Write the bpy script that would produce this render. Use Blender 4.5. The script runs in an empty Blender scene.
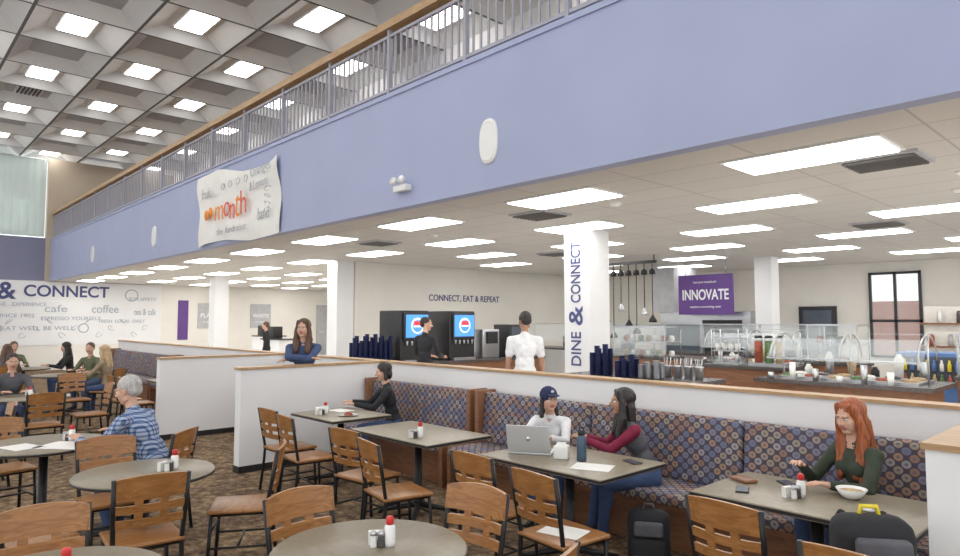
import bpy, bmesh, math, random, time
import numpy as np
from mathutils import Vector, Matrix
random.seed(3)
T0=time.time()
sc=bpy.context.scene
COL=sc.collection
try:
    sc.view_settings.view_transform='Standard'
except Exception: pass

# ---------------------------------------------------------------- materials
def newmat(name):
    m=bpy.data.materials.new(name); m.use_nodes=True
    nt=m.node_tree; return m,nt,nt.nodes['Principled BSDF']
def pm(name,col,rough=.6,metal=0,var=.08,scale=6,bump=0,bscale=60,alpha=1,emit=None,es=0,spec=None):
    m,nt,b=newmat(name)
    tc=nt.nodes.new('ShaderNodeTexCoord')
    nz=nt.nodes.new('ShaderNodeTexNoise'); nz.inputs['Scale'].default_value=scale; nz.inputs['Detail'].default_value=3
    nt.links.new(tc.outputs['Object'],nz.inputs['Vector'])
    cr=nt.nodes.new('ShaderNodeValToRGB')
    cr.color_ramp.elements[0].position=.3; cr.color_ramp.elements[1].position=.7
    cr.color_ramp.elements[0].color=(*[c*(1-var) for c in col],1)
    cr.color_ramp.elements[1].color=(*[min(1,c*(1+var)) for c in col],1)
    nt.links.new(nz.outputs['Fac'],cr.inputs['Fac']); nt.links.new(cr.outputs['Color'],b.inputs['Base Color'])
    b.inputs['Roughness'].default_value=rough; b.inputs['Metallic'].default_value=metal
    if spec is not None: b.inputs['Specular IOR Level'].default_value=spec
    if bump:
        n2=nt.nodes.new('ShaderNodeTexNoise'); n2.inputs['Scale'].default_value=bscale
        nt.links.new(tc.outputs['Object'],n2.inputs['Vector'])
        bp=nt.nodes.new('ShaderNodeBump'); bp.inputs['Strength'].default_value=bump; bp.inputs['Distance'].default_value=.01
        nt.links.new(n2.outputs['Fac'],bp.inputs['Height']); nt.links.new(bp.outputs['Normal'],b.inputs['Normal'])
    if alpha<1: b.inputs['Alpha'].default_value=alpha
    if emit: b.inputs['Emission Color'].default_value=(*emit,1); b.inputs['Emission Strength'].default_value=es
    return m
def woodmat(name,c1,c2,scale=5,rough=.4,stretch=(1,8,8)):
    m,nt,b=newmat(name)
    tc=nt.nodes.new('ShaderNodeTexCoord'); mp=nt.nodes.new('ShaderNodeMapping'); mp.inputs['Scale'].default_value=stretch
    nz=nt.nodes.new('ShaderNodeTexNoise'); nz.inputs['Scale'].default_value=scale; nz.inputs['Detail'].default_value=6; nz.inputs['Distortion'].default_value=1.2
    cr=nt.nodes.new('ShaderNodeValToRGB'); cr.color_ramp.elements[0].position=.35; cr.color_ramp.elements[1].position=.68
    cr.color_ramp.elements[0].color=(*c1,1); cr.color_ramp.elements[1].color=(*c2,1)
    nt.links.new(tc.outputs['Object'],mp.inputs['Vector']); nt.links.new(mp.outputs['Vector'],nz.inputs['Vector'])
    nt.links.new(nz.outputs['Fac'],cr.inputs['Fac']); nt.links.new(cr.outputs['Color'],b.inputs['Base Color'])
    b.inputs['Roughness'].default_value=rough
    return m
def hexpat(name):
    m,nt,b=newmat(name); N=nt.nodes.new; L=nt.links.new
    tc=N('ShaderNodeTexCoord'); sx=N('ShaderNodeSeparateXYZ'); L(tc.outputs['Object'],sx.inputs[0])
    ad=N('ShaderNodeMath'); ad.operation='ADD'; L(sx.outputs['Y'],ad.inputs[0]); L(sx.outputs['Z'],ad.inputs[1])
    cb=N('ShaderNodeCombineXYZ'); L(sx.outputs['X'],cb.inputs['X']); L(ad.outputs[0],cb.inputs['Y'])
    mp=N('ShaderNodeMapping'); mp.inputs['Rotation'].default_value=(0,0,math.radians(45)); L(cb.outputs[0],mp.inputs['Vector'])
    v=N('ShaderNodeTexVoronoi'); v.voronoi_dimensions='2D'; v.inputs['Scale'].default_value=15; v.inputs['Randomness'].default_value=0
    L(mp.outputs[0],v.inputs['Vector'])
    s2=N('ShaderNodeSeparateColor'); L(v.outputs['Color'],s2.inputs[0])
    cr=N('ShaderNodeValToRGB'); cr.color_ramp.interpolation='CONSTANT'
    cols=[(.34,.31,.31),(.38,.23,.15),(.15,.17,.27),(.33,.27,.21),(.21,.20,.27),(.30,.17,.12)]
    el=cr.color_ramp.elements
    el[0].position=0; el[0].color=(*cols[0],1); el[1].position=.17; el[1].color=(*cols[1],1)
    for i,c in enumerate(cols[2:]):
        e=el.new(.34+.165*i); e.color=(*c,1)
    L(s2.outputs[0],cr.inputs['Fac'])
    lt=N('ShaderNodeMath'); lt.operation='LESS_THAN'; lt.inputs[1].default_value=.43; L(v.outputs['Distance'],lt.inputs[0])
    l2=N('ShaderNodeMath'); l2.operation='LESS_THAN'; l2.inputs[1].default_value=.16; L(v.outputs['Distance'],l2.inputs[0])
    mx=N('ShaderNodeMix'); mx.data_type='RGBA'; mx.inputs[6].default_value=(.07,.06,.09,1); L(cr.outputs[0],mx.inputs[7]); L(lt.outputs[0],mx.inputs[0])
    m2=N('ShaderNodeMix'); m2.data_type='RGBA'; m2.inputs[7].default_value=(.16,.14,.18,1); L(mx.outputs[2],m2.inputs[6]); L(l2.outputs[0],m2.inputs[0])
    L(m2.outputs[2],b.inputs['Base Color']); b.inputs['Roughness'].default_value=.7
    return m
def carpetmat():
    m,nt,b=newmat('carpet'); N=nt.nodes.new; L=nt.links.new
    tc=N('ShaderNodeTexCoord')
    n1=N('ShaderNodeTexNoise'); n1.inputs['Scale'].default_value=11; n1.inputs['Detail'].default_value=5; n1.inputs['Roughness'].default_value=.8
    n2=N('ShaderNodeTexNoise'); n2.inputs['Scale'].default_value=3.2; n2.inputs['Detail'].default_value=4; n2.inputs['Distortion'].default_value=1.5
    L(tc.outputs['Object'],n1.inputs['Vector']); L(tc.outputs['Object'],n2.inputs['Vector'])
    cr=N('ShaderNodeValToRGB'); e=cr.color_ramp.elements
    e[0].position=.36; e[0].color=(.105,.072,.048,1); e[1].position=.66; e[1].color=(.46,.35,.23,1)
    x=e.new(.5); x.color=(.22,.16,.105,1)
    L(n1.outputs['Fac'],cr.inputs['Fac'])
    c2=N('ShaderNodeValToRGB'); f=c2.color_ramp.elements; f[0].position=.42; f[0].color=(.62,.58,.60,1); f[1].position=.56; f[1].color=(1.0,.96,.9,1)
    L(n2.outputs['Fac'],c2.inputs['Fac'])
    mx=N('ShaderNodeMix'); mx.data_type='RGBA'; mx.blend_type='MULTIPLY'; mx.inputs[0].default_value=1
    L(cr.outputs[0],mx.inputs[6]); L(c2.outputs[0],mx.inputs[7])
    L(mx.outputs[2],b.inputs['Base Color']); b.inputs['Roughness'].default_value=.95; b.inputs['Specular IOR Level'].default_value=.1
    return m
def tilemat(name,col,line,w=.61,lw=.010):
    m,nt,b=newmat(name); N=nt.nodes.new; L=nt.links.new
    tc=N('ShaderNodeTexCoord'); br=N('ShaderNodeTexBrick'); br.offset=0; br.squash=1
    br.inputs['Scale'].default_value=1; br.inputs['Brick Width'].default_value=w*2; br.inputs['Row Height'].default_value=w
    br.inputs['Mortar Size'].default_value=lw; br.inputs['Mortar Smooth'].default_value=0
    br.inputs['Color1'].default_value=(*col,1); br.inputs['Color2'].default_value=(*[c*.96 for c in col],1); br.inputs['Mortar'].default_value=(*line,1)
    L(tc.outputs['Object'],br.inputs['Vector']); L(br.outputs['Color'],b.inputs['Base Color']); b.inputs['Roughness'].default_value=.9
    return m
def plaidmat():
    m,nt,b=newmat('plaid_cloth'); N=nt.nodes.new; L=nt.links.new
    tc=N('ShaderNodeTexCoord'); sx=N('ShaderNodeSeparateXYZ'); L(tc.outputs['Object'],sx.inputs[0])
    def stripe(out,freq,th):
        a=N('ShaderNodeMath'); a.operation='MULTIPLY'; a.inputs[1].default_value=freq; L(out,a.inputs[0])
        f=N('ShaderNodeMath'); f.operation='FRACT'; L(a.outputs[0],f.inputs[0])
        g=N('ShaderNodeMath'); g.operation='LESS_THAN'; g.inputs[1].default_value=th; L(f.outputs[0],g.inputs[0]); return g.outputs[0]
    ay=N('ShaderNodeMath'); ay.operation='ADD'; L(sx.outputs['X'],ay.inputs[0]); L(sx.outputs['Y'],ay.inputs[1])
    s1=stripe(ay.outputs[0],27,.42); s2=stripe(sx.outputs['Z'],27,.42)
    s=N('ShaderNodeMath'); s.operation='ADD'; L(s1,s.inputs[0]); L(s2,s.inputs[1])
    h=N('ShaderNodeMath'); h.operation='MULTIPLY'; h.inputs[1].default_value=.5; L(s.outputs[0],h.inputs[0])
    cr=N('ShaderNodeValToRGB'); e=cr.color_ramp.elements; cr.color_ramp.interpolation='CONSTANT'
    e[0].position=0; e[0].color=(.40,.47,.60,1); e[1].position=.3; e[1].color=(.13,.20,.37,1); x=e.new(.8); x.color=(.03,.065,.18,1)
    L(h.outputs[0],cr.inputs['Fac']); L(cr.outputs[0],b.inputs['Base Color']); b.inputs['Roughness'].default_value=.8
    return m
def hairmat(name,c1,c2):
    return woodmat(name,c1,c2,scale=14,rough=.5,stretch=(6,6,.6))
def curtainmat():
    m,nt,b=newmat('sheer_curtain'); N=nt.nodes.new; L=nt.links.new
    out=nt.nodes['Material Output']
    d=N('ShaderNodeBsdfDiffuse'); d.inputs[0].default_value=(.50,.55,.52,1)
    t=N('ShaderNodeBsdfTranslucent'); t.inputs[0].default_value=(.42,.48,.44,1)
    p=N('ShaderNodeBsdfTransparent')
    tc=N('ShaderNodeTexCoord'); nz=N('ShaderNodeTexNoise'); nz.inputs['Scale'].default_value=1.2; L(tc.outputs['Object'],nz.inputs['Vector'])
    m1=N('ShaderNodeMixShader'); L(nz.outputs['Fac'],m1.inputs[0]); L(d.outputs[0],m1.inputs[1]); L(t.outputs[0],m1.inputs[2])
    m2=N('ShaderNodeMixShader'); m2.inputs[0].default_value=.04; L(m1.outputs[0],m2.inputs[1]); L(p.outputs[0],m2.inputs[2])
    L(m2.outputs[0],out.inputs['Surface']); return m

WHITE=pm('white_paint',(.81,.81,.82),.7,var=.02,scale=2)
WARM=pm('warm_white_paint',(.78,.75,.70),.7,var=.02,scale=2)
LAV=pm('lavender_paint',(.375,.415,.60),.6,var=.03,scale=1.2)
DLAV=pm('dark_lavender_paint',(.22,.23,.33),.7,var=.03,scale=1)
TAN=pm('tan_paint',(.50,.42,.33),.7,var=.04,scale=1)
BALC=pm('balcony_wall_paint',(.75,.73,.73),.7,var=.04,scale=1)
PURPLE=pm('purple_paint',(.12,.05,.24),.5,var=.05)
NAVYTXT=pm('navy_lettering',(.07,.08,.22),.5,var=.02)
GREYTXT=pm('slate_lettering',(.40,.44,.52),.6,var=.02)
PENCIL=pm('marker_grey',(.40,.41,.45),.6,var=.02)
SIGNW=pm('white_lettering',(.85,.85,.88),.5,var=.01)
OAK=woodmat('oak_wood',(.38,.23,.12),(.52,.34,.18),4)
CHW=woodmat('chair_wood',(.27,.115,.036),(.43,.205,.07),5,.32)
DWOOD=woodmat('dark_wood',(.19,.085,.045),(.28,.13,.065),4)
BLACK=pm('black_metal',(.018,.018,.02),.4,.3,var=.1)
BLKP=pm('black_plastic',(.02,.02,.022),.45,var=.1)
STEEL=pm('brushed_steel',(.55,.56,.58),.3,.9,var=.05)
RAILM=pm('grey_rail_metal',(.36,.36,.42),.5,.1,var=.04)
TTOP=pm('laminate_tabletop',(.25,.215,.155),.35,var=.12,scale=30)
CARPET=carpetmat()
CEILT=tilemat('acoustic_tile',(.64,.61,.575),(.46,.44,.42))
PAT=hexpat('upholstery_pattern')
COFA=pm('coffer_light',(.80,.80,.79),.8,var=.03,scale=3)  # coffer greys; on the sloped sides their differences are painted shading
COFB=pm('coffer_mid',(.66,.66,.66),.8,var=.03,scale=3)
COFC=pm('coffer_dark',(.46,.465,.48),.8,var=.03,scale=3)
RIB=pm('coffer_rib',(.16,.16,.165),.8)
LIT=pm('light_diffuser',(.9,.9,.9),.5,var=0.01,emit=(1,.985,.95),es=8.5)
FRAME=pm('light_frame',(.75,.75,.75),.5,var=.02)
GLASS=pm('clear_glass',(.75,.82,.85),.05,var=.01,alpha=.2)
SKIN=pm('skin_light',(.62,.37,.27),.55,var=.05,scale=20)
SKIN2=pm('skin_olive',(.40,.22,.14),.55,var=.05,scale=20)
LIP=pm('lips',(.45,.15,.13),.45); LIPD=pm('lips_dark',(.26,.09,.08),.45)
EYEW=pm('eye_white',(.8,.8,.8),.2,var=.01); IRIS=pm('iris_dark',(.03,.02,.015),.2)
H_BLACK=hairmat('hair_black',(.012,.01,.01),(.035,.027,.025)); H_GREY=hairmat('hair_grey',(.32,.31,.30),(.60,.58,.56))
H_RED=hairmat('hair_auburn',(.20,.045,.016),(.44,.13,.04)); H_BROWN=hairmat('hair_brown',(.06,.03,.018),(.16,.08,.045)); H_BLOND=hairmat('hair_blond',(.40,.28,.15),(.6,.45,.27))
def cloth(n,c): return pm(n,c,.85,var=.12,scale=14,bump=.5,bscale=16)
C_BLACK=cloth('cloth_black',(.018,.018,.022)); C_WHITE=cloth('cloth_white',(.74,.74,.76)); C_NAVY=cloth('cloth_navy',(.02,.03,.09))
C_BLUE=cloth('cloth_steel_blue',(.045,.075,.17)); C_MAROON=cloth('cloth_maroon',(.22,.015,.05)); C_GREY=cloth('cloth_grey',(.10,.10,.115))
C_GREEN=cloth('cloth_dark_green',(.04,.052,.034)); C_DENIM=cloth('cloth_denim',(.045,.075,.17)); C_KHAKI=cloth('cloth_khaki',(.30,.24,.16)); C_PLAID=plaidmat()
C_OLIVE=cloth('cloth_olive',(.13,.14,.08))
SHOE=pm('shoe_black',(.03,.03,.03),.5); SHOEW=pm('shoe_white',(.7,.7,.7),.5)
RED=pm('red_plastic',(.6,.03,.03),.35); YEL=pm('yellow_strap',(.75,.6,.03),.5)
PAPER=pm('paper',(.82,.81,.78),.8,var=.03); CERAM=pm('ceramic_white',(.82,.82,.80),.2,var=.01)
ALU=pm('laptop_aluminium',(.62,.64,.66),.35,.35,var=.02); TEAL=pm('bottle_slate_blue',(.06,.10,.15),.35,.2)
ORANGE=pm('orange_paint',(.85,.28,.03),.6); REDP=pm('red_marker',(.70,.10,.06),.6)
SCREEN=pm('blue_screen',(.05,.2,.6),.3,emit=(.10,.36,.85),es=.9); SCRW=pm('screen_white',(.8,.8,.8),.3,emit=(1,1,1),es=.7); SCRR=pm('screen_red',(.7,.05,.05),.3,emit=(.8,.05,.05),es=.6)
NAVYP=pm('navy_plastic',(.03,.04,.12),.35); GREENP=pm('green_food',(.11,.20,.07),.6,var=.4,scale=40); FOODR=pm('red_food',(.36,.09,.05),.6,var=.4,scale=40)
FOODT=pm('tan_food',(.45,.32,.17),.6,var=.4,scale=40)
CURT=curtainmat(); STONE=pm('dark_stone',(.09,.08,.08),.25,var=.3,scale=40)
BRICK=pm('outdoor_brick',(.30,.13,.09),.8,var=.2,scale=10); DFRAME=pm('dark_frame',(.03,.03,.035),.4)
DGLASS=pm('dark_glass',(.10,.12,.15),.08); VENTM=pm('vent_slat',(.16,.155,.15),.6)
GREYP=pm('grey_panel',(.45,.45,.47),.6); MUTB=pm('label_blue',(.08,.18,.42),.4)

# ---------------------------------------------------------------- mesh builder
class MB:
    def __init__(s): s.v=[];s.f=[];s.m=[];s.sm=[];s.mats=[]
    def mi(s,m):
        if m not in s.mats: s.mats.append(m)
        return s.mats.index(m)
    def add(s,vs,fs,m,smooth=False,M=None):
        o=len(s.v)
        for p in vs:
            p=Vector(p)
            if M is not None: p=M@p
            s.v.append(p)
        k=s.mi(m)
        for f in fs: s.f.append([o+i for i in f]); s.m.append(k); s.sm.append(smooth)
    def box(s,c,d,m,bev=0,M=None,rz=0,rx=0):
        T=Matrix.Translation(c)@Matrix.Rotation(rz,4,'Z')@Matrix.Rotation(rx,4,'X')
        if M is not None: T=M@T
        if bev<=0:
            x,y,z=[q/2 for q in d]
            vs=[(-x,-y,-z),(x,-y,-z),(x,y,-z),(-x,y,-z),(-x,-y,z),(x,-y,z),(x,y,z),(-x,y,z)]
            s.add(vs,[(0,3,2,1),(4,5,6,7),(0,1,5,4),(1,2,6,5),(2,3,7,6),(3,0,4,7)],m,False,T)
        else:
            bm=bmesh.new(); bmesh.ops.create_cube(bm,size=1)
            bmesh.ops.scale(bm,vec=d,verts=bm.verts)
            bmesh.ops.bevel(bm,geom=bm.edges[:],offset=min(bev,min(d)*.49),segments=3,profile=.5,affect='EDGES')
            bm.verts.index_update()
            s.add([v.co.copy() for v in bm.verts],[[v.index for v in f.verts] for f in bm.faces],m,True,T); bm.free()
    def mm(s,a,b,m,bev=0):
        s.box([(a[i]+b[i])/2 for i in range(3)],[abs(b[i]-a[i]) for i in range(3)],m,bev)
    def lathe(s,prof,c,m,seg=24,M=None):
        vs=[];fs=[]
        for r,z in prof:
            for i in range(seg):
                a=2*math.pi*i/seg; vs.append((c[0]+r*math.cos(a),c[1]+r*math.sin(a),c[2]+z))
        for j in range(len(prof)-1):
            for i in range(seg):
                k=(i+1)%seg; fs.append((j*seg+i,j*seg+k,(j+1)*seg+k,(j+1)*seg+i))
        fs.append(tuple(reversed(range(seg)))); fs.append(tuple((len(prof)-1)*seg+i for i in range(seg)))
        s.add(vs,fs,m,seg>8,M)
    def cyl(s,c,r,h,m,seg=20): s.lathe([(r,0),(r,h)],c,m,seg)
    def tube(s,pts,r,m,seg=8,M=None):
        pts=[Vector(p) for p in pts]; n=len(pts); rs=r if isinstance(r,(list,tuple)) else [r]*n
        vs=[];fs=[];prev=None
        for i,p in enumerate(pts):
            t=(pts[min(i+1,n-1)]-pts[max(i-1,0)]).normalized()
            if prev is None: u=t.orthogonal().normalized()
            else: u=(prev-t*prev.dot(t)).normalized()
            prev=u; w=t.cross(u)
            for k in range(seg):
                a=2*math.pi*k/seg; vs.append(p+(u*math.cos(a)+w*math.sin(a))*rs[i])
        for i in range(n-1):
            for k in range(seg):
                q=(k+1)%seg; fs.append((i*seg+k,i*seg+q,(i+1)*seg+q,(i+1)*seg+k))
        fs.append(tuple(reversed(range(seg)))); fs.append(tuple((n-1)*seg+i for i in range(seg)))
        s.add(vs,fs,m,True,M)
    def panel(s,x0,x1,z0,z1,yf,th,m,nx=8,nz=1,M=None):
        vs=[];fs=[]
        for side in (0,1):
            for j in range(nz+1):
                for i in range(nx+1):
                    x=x0+(x1-x0)*i/nx; z=z0+(z1-z0)*j/nz; vs.append((x,yf(x,z)+side*th,z))
        W=nx+1;H=nz+1;o=W*H
        for j in range(nz):
            for i in range(nx):
                a=j*W+i; fs.append((a,a+1,a+W+1,a+W)); fs.append((o+a,o+a+W,o+a+W+1,o+a+1))
        for i in range(nx):
            fs.append((i,o+i,o+i+1,i+1)); a=nz*W+i; fs.append((a,a+1,o+a+1,o+a))
        for j in range(nz):
            a=j*W; fs.append((a,a+W,o+a+W,o+a)); a=j*W+nx; fs.append((a,o+a,o+a+W,a+W))
        s.add(vs,fs,m,False,M)
    def mesh(s,name):
        me=bpy.data.meshes.new(name); me.from_pydata(s.v,[],s.f)
        for m in s.mats: me.materials.append(m)
        me.polygons.foreach_set('material_index',s.m); me.polygons.foreach_set('use_smooth',s.sm); me.update(); return me
    def make(s,name,loc=(0,0,0),rz=0):
        return inst(s.mesh(name),name,loc,rz)
def inst(me,name,loc=(0,0,0),rz=0,parent=None):
    o=bpy.data.objects.new(name,me); o.location=loc; o.rotation_euler=(0,0,rz); COL.objects.link(o)
    if parent: o.parent=parent
    return o
def face(dx,dy): return math.atan2(-dx,dy)
def basis(x,y):
    x=Vector(x);y=Vector(y);z=x.cross(y); return Matrix((x,y,z)).transposed().to_4x4()
BY=basis((1,0,0),(0,0,1)); BX=basis((0,1,0),(0,0,1)); BV=basis((0,0,1),(-1,0,0))
def text(body,B,loc,m,parent,width=None,height=None,bold=.012,ext=.003,name='lettering',rot=0):
    cu=bpy.data.curves.new(name,'FONT'); cu.body=body; cu.size=1; cu.align_x='CENTER'; cu.align_y='CENTER'
    cu.extrude=0; cu.offset=bold; cu.materials.append(m)
    o=bpy.data.objects.new(name,cu); COL.objects.link(o); bpy.context.view_layer.update()
    d=o.dimensions.copy(); sx=width/d.x if width else height/d.y; sy=height/d.y if height else sx
    cu.extrude=ext
    o.matrix_world=Matrix.Translation(loc)@B@Matrix.Rotation(rot,4,'Z')@Matrix.Diagonal((sx,sy,1,1))
    o.parent=parent
    return o

# ---------------------------------------------------------------- room shell
CE=3.2; FY=4.85; UC=7.64; XW=-28; RF=.15
b=MB(); b.mm((XW,-8,-.1),(6,5.4,0),CARPET); b.make('floor')
b=MB(); b.mm((XW,5.45,-.1),(6,18,RF),WARM); b.make('floor_raised')
b=MB(); b.mm((XW,FY+.15,CE),(6,18,CE+.06),CEILT); b.make('ceiling_lower')
b=MB(); b.mm((XW,FY,CE),(6,FY+.15,4.7),LAV); b.mm((XW,FY-.02,4.66),(6,FY+.17,4.72),LAV); b.make('wall_balcony_fascia')
b=MB(); b.mm((XW,FY+.15,4.6),(6,9,4.7),CARPET); b.make('floor_balcony')
b=MB(); b.mm((XW,9,4.7),(6,9.15,UC+.2),BALC)
for x in (-25,-20.5,-16,-6.5,-2): b.mm((x-.9,8.95,4.7),(x+.9,9,6.9),DGLASS); b.mm((x-.95,8.93,6.9),(x+.95,9,6.98),DFRAME)
b.make('wall_balcony_back')
b=MB(); b.mm((-12,8.9,5.1),(-10.6,8.95,7.3),PURPLE); b.make('purple_banner')
b=MB(); b.mm((-9.6,8.9,5.6),(-8.5,8.95,7.2),WHITE); b.make('notice_board')
b=MB(); b.mm((XW-.2,-8,0),(XW,18,CE),WARM); b.mm((XW-.2,-8,CE),(XW,FY+.1,4.75),DLAV); b.mm((XW-.2,FY-.15,CE),(XW+.1,18,UC),TAN)
b.make('wall_left')
b=MB(); vs=[];fs=[];n=240
for i in range(n+1):
    y=-8+(FY-.2+8)*i/n; x=XW+.02+.045*math.sin(i*1.35)+.02*math.sin(i*.5)
    vs+=[(x,y,4.78),(x,y,UC-.02)]
for i in range(n): fs.append((2*i,2*i+2,2*i+3,2*i+1))
b.add(vs,fs,CURT,True)
b.tube([(XW+.08,-8,UC-.06),(XW+.08,FY-.3,UC-.06)],.02,STEEL); b.make('sheer_curtain')
b=MB()
for y in (-6,-3,0,3): b.mm((XW-.15,y-.02,4.75),(XW-.1,y+.02,UC),DFRAME)
b.make('window_2')
b=MB()
b.mm((XW,18,0),(-5.3,18.2,CE),WARM); b.mm((-4.2,18,0),(6,18.2,CE),WARM)
b.mm((-5.3,18,2.95),(-4.2,18.2,CE),WARM); b.mm((-5.3,18,0),(-4.2,18.2,.9),WARM); b.make('wall_back')
b=MB()
for x in (-5.3,-4.77,-4.26): b.mm((x,17.93,.9),(x+.06,17.995,2.95),DFRAME)
for z in (.9,1.75,2.89): b.mm((-5.3,17.93,z),(-4.2,17.995,z+.06),DFRAME)
b.mm((-5.25,17.95,.95),(-4.25,17.96,2.9),GLASS); b.make('window_1')
b=MB(); b.mm((-12,24,-.1),(2,24.3,2.4),BRICK); b.make('neighbouring_brick_building')
b=MB(); b.mm((-6.95,17.9,RF),(-6.05,17.99,2.15),DFRAME); b.mm((-6.85,17.88,1.0),(-6.15,17.9,2.05),DGLASS)
b.tube([(-6.2,17.86,1.1),(-6.2,17.86,1.3)],.015,STEEL); b.make('door_1')
b=MB(); b.mm((XW+.005,9.35,1.0),(XW+.03,9.75,2.6),PURPLE); b.make('wall_banner')
b=MB(); b.mm((XW+.005,15.6,RF),(XW+.06,16.5,2.5),GREYP); b.mm((XW+.06,15.7,1.2),(XW+.08,16.0,1.3),STEEL); b.make('door_2')
for nm,y,t in (('poster',10.6,'PLANT'),('poster',12.85,'WASTE')):
    b=MB(); b.mm((XW+.005,y-.46,1.45),(XW+.05,y+.46,2.5),GREYP); o=b.make(nm)
    text(t,BX,(XW+.06,y,1.98),SIGNW,o,.74); text('to waste less',BX,(XW+.06,y,1.72),SIGNW,o,.5)
b=MB(); b.mm((-13.75,8.6,RF),(-13.6,18,CE),WARM); cw=b.make('wall_connect')
text('CONNECT, EAT & REPEAT',BX,(-13.595,12.15,2.38),NAVYTXT,cw,2.6,.2)
b=MB(); b.mm((XW+.001,2.6,.9),(XW+.03,8.7,CE-.02),WHITE); mu=b.make('wall_mural')
text('CONNECT',BX,(XW+.04,5.45,2.82),NAVYTXT,mu,2.7,.42,bold=.02)
text('&',BX,(XW+.04,3.6,2.8),NAVYTXT,mu,.55,.6,bold=.02)
for t,y,z,w,h in (('DINE   EXPERIENCE',4.0,2.35,1.6,.13),('cafe',5.1,2.2,.7,.26),('ESPRESSO YOURSELF',5.6,1.85,1.9,.13),('SINCE 1902',3.9,1.95,1.1,.13),('coffee',6.7,2.2,.9,.3),('FRESH  LOCAL  DAILY',7.3,1.75,1.6,.12),('BON APPETIT',8.0,2.6,1.0,.13),('tea & talk',8.1,2.1,.8,.24),('EAT WELL BE WELL',4.6,1.5,2.2,.14)):
    text(t,BX,(XW+.04,y,z),GREYTXT,mu,w,h,bold=0)
b=MB()
for y,z,r in ((7.6,2.75,.22),(6.0,1.5,.16),(3.3,1.5,.2)):
    b.tube([(XW+.04,y+r*math.cos(a*math.pi/10),z+r*math.sin(a*math.pi/10)) for a in range(21)],.015,GREYTXT,6)
for k in range(14):
    y=2.9+k*.4; z=1.25+.25*(k%3)
    b.tube([(XW+.04,y+.12*math.cos(a*.7)*(1-a*.06),z+.09*math.sin(a*.7+k)) for a in range(9)],.008,GREYTXT,5)
o=b.make('emblem_rings'); o.parent=mu
def column(x,y,w,nm='support_column'):
    b=MB(); b.mm((x-w/2,y-w/2,RF),(x+w/2,y+w/2,CE),WHITE); b.mm((x-w/2-.012,y-w/2-.012,RF),(x+w/2+.012,y+w/2+.012,RF+.12),GREYP)
    return b.make(nm)
c1=column(-6.47,8.35,.5)
text('DINE',BV,(-6.48,8.095,1.35),NAVYTXT,c1,.52,.19,bold=.01); text('&',BV,(-6.48,8.095,1.86),NAVYTXT,c1,.3,.27,bold=.01); text('CONNECT',BV,(-6.48,8.095,2.54),NAVYTXT,c1,.95,.19,bold=.01)
column(-13.85,8.35,.45); column(-21.25,8.35,.45); column(-6.4,14.75,.38); column(-21.25,14.75,.42)
b=MB(); b.mm((-20.6,5.3,0),(6,5.45,1.21),WHITE); b.mm((-20.62,5.28,1.21),(6,5.47,1.235),OAK); b.make('wall_low')
def partition(x,y0,th=.15):
    b=MB(); b.mm((x-th/2,y0,0),(x+th/2,5.29,1.205),WHITE); b.mm((x-th/2-.015,y0-.015,1.205),(x+th/2+.015,5.27,1.235),OAK); b.mm((x-th/2-.008,y0-.008,0),(x+th/2+.008,5.29,.08),BLKP); return b.make('wall_partition')
partition(-7.755,3.3); partition(-10.66,3.3); partition(-.74,3.62,.24)

# ---------------------------------------------------------------- ceilings
PX=1.775;PY=1.75;Z1=UC+.24
b=MB()
l=MB(); l.box((0,0,0),(1.16,.62,.05),FRAME); l.box((0,0,-.03),(1.06,.53,.02),LIT); UL=l.mesh('recessed_ceiling_light')
l=MB(); l.box((0,0,-.008),(1.28,.66,.016),FRAME); l.box((0,0,-.02),(1.2,.6,.012),LIT); LL=l.mesh('recessed_troffer_light')
vents=[]
for j in range(-2,9):
    yc=6.45-PY*j
    for i in range(-8,13):
        xc=-15.2+i*PX
        if xc>6.5 or xc<XW-.5: continue
        lit=(i+j)%2==0
        def rect(a,c,z): return [(xc-a,yc-c,z),(xc+a,yc-c,z),(xc+a,yc+c,z),(xc-a,yc+c,z)]
        ax,ay=(.68,.44) if lit else (.60,.50)
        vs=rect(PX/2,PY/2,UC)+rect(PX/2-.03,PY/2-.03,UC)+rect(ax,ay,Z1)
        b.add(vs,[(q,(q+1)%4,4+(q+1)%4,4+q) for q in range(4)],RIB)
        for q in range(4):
            b.add([vs[4+q],vs[4+(q+1)%4],vs[8+(q+1)%4],vs[8+q]],[(0,1,2,3)],[COFA,COFB,COFA,COFB][q] if lit else [COFB,COFC,COFB,COFA][q])  # light and shade painted in: each sloped side gets its own grey
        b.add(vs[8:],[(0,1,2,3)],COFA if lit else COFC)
        if lit and -28<xc<6 and yc<8.6: inst(UL,'recessed_ceiling_light',(xc,yc,Z1-.03))
        if not lit and (i*3+j)%7==0 and yc<4: vents.append((xc,yc))
b.make('ceiling_upper')
b=MB(); b.mm((XW-.2,-8,UC+.45),(6,9.2,UC+.55),COFB); b.make('ceiling_deck')
v=MB(); v.box((0,0,0),(.9,.6,.03),COFB)
for k in range(6): v.box((0,-.22+k*.088,-.025),(.8,.035,.03),BLACK,rx=.5)
VM=v.mesh('ceiling_vent')
for x,y in vents: inst(VM,'ceiling_vent',(x,y,Z1-.03))
rows=[(5.84,-2.15),(7.8,-3.5),(9.75,-2.15),(11.7,-3.5),(13.65,-2.15),(15.6,-3.5)]
for y,x0 in rows:
    for k in range(-2,10):
        x=x0-2.7*k
        if x<-27.2 or x>5.2: continue
        if abs(x+13.67)<.75 and y>8.3: continue
        inst(LL,'recessed_troffer_light',(x,y,CE))
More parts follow.
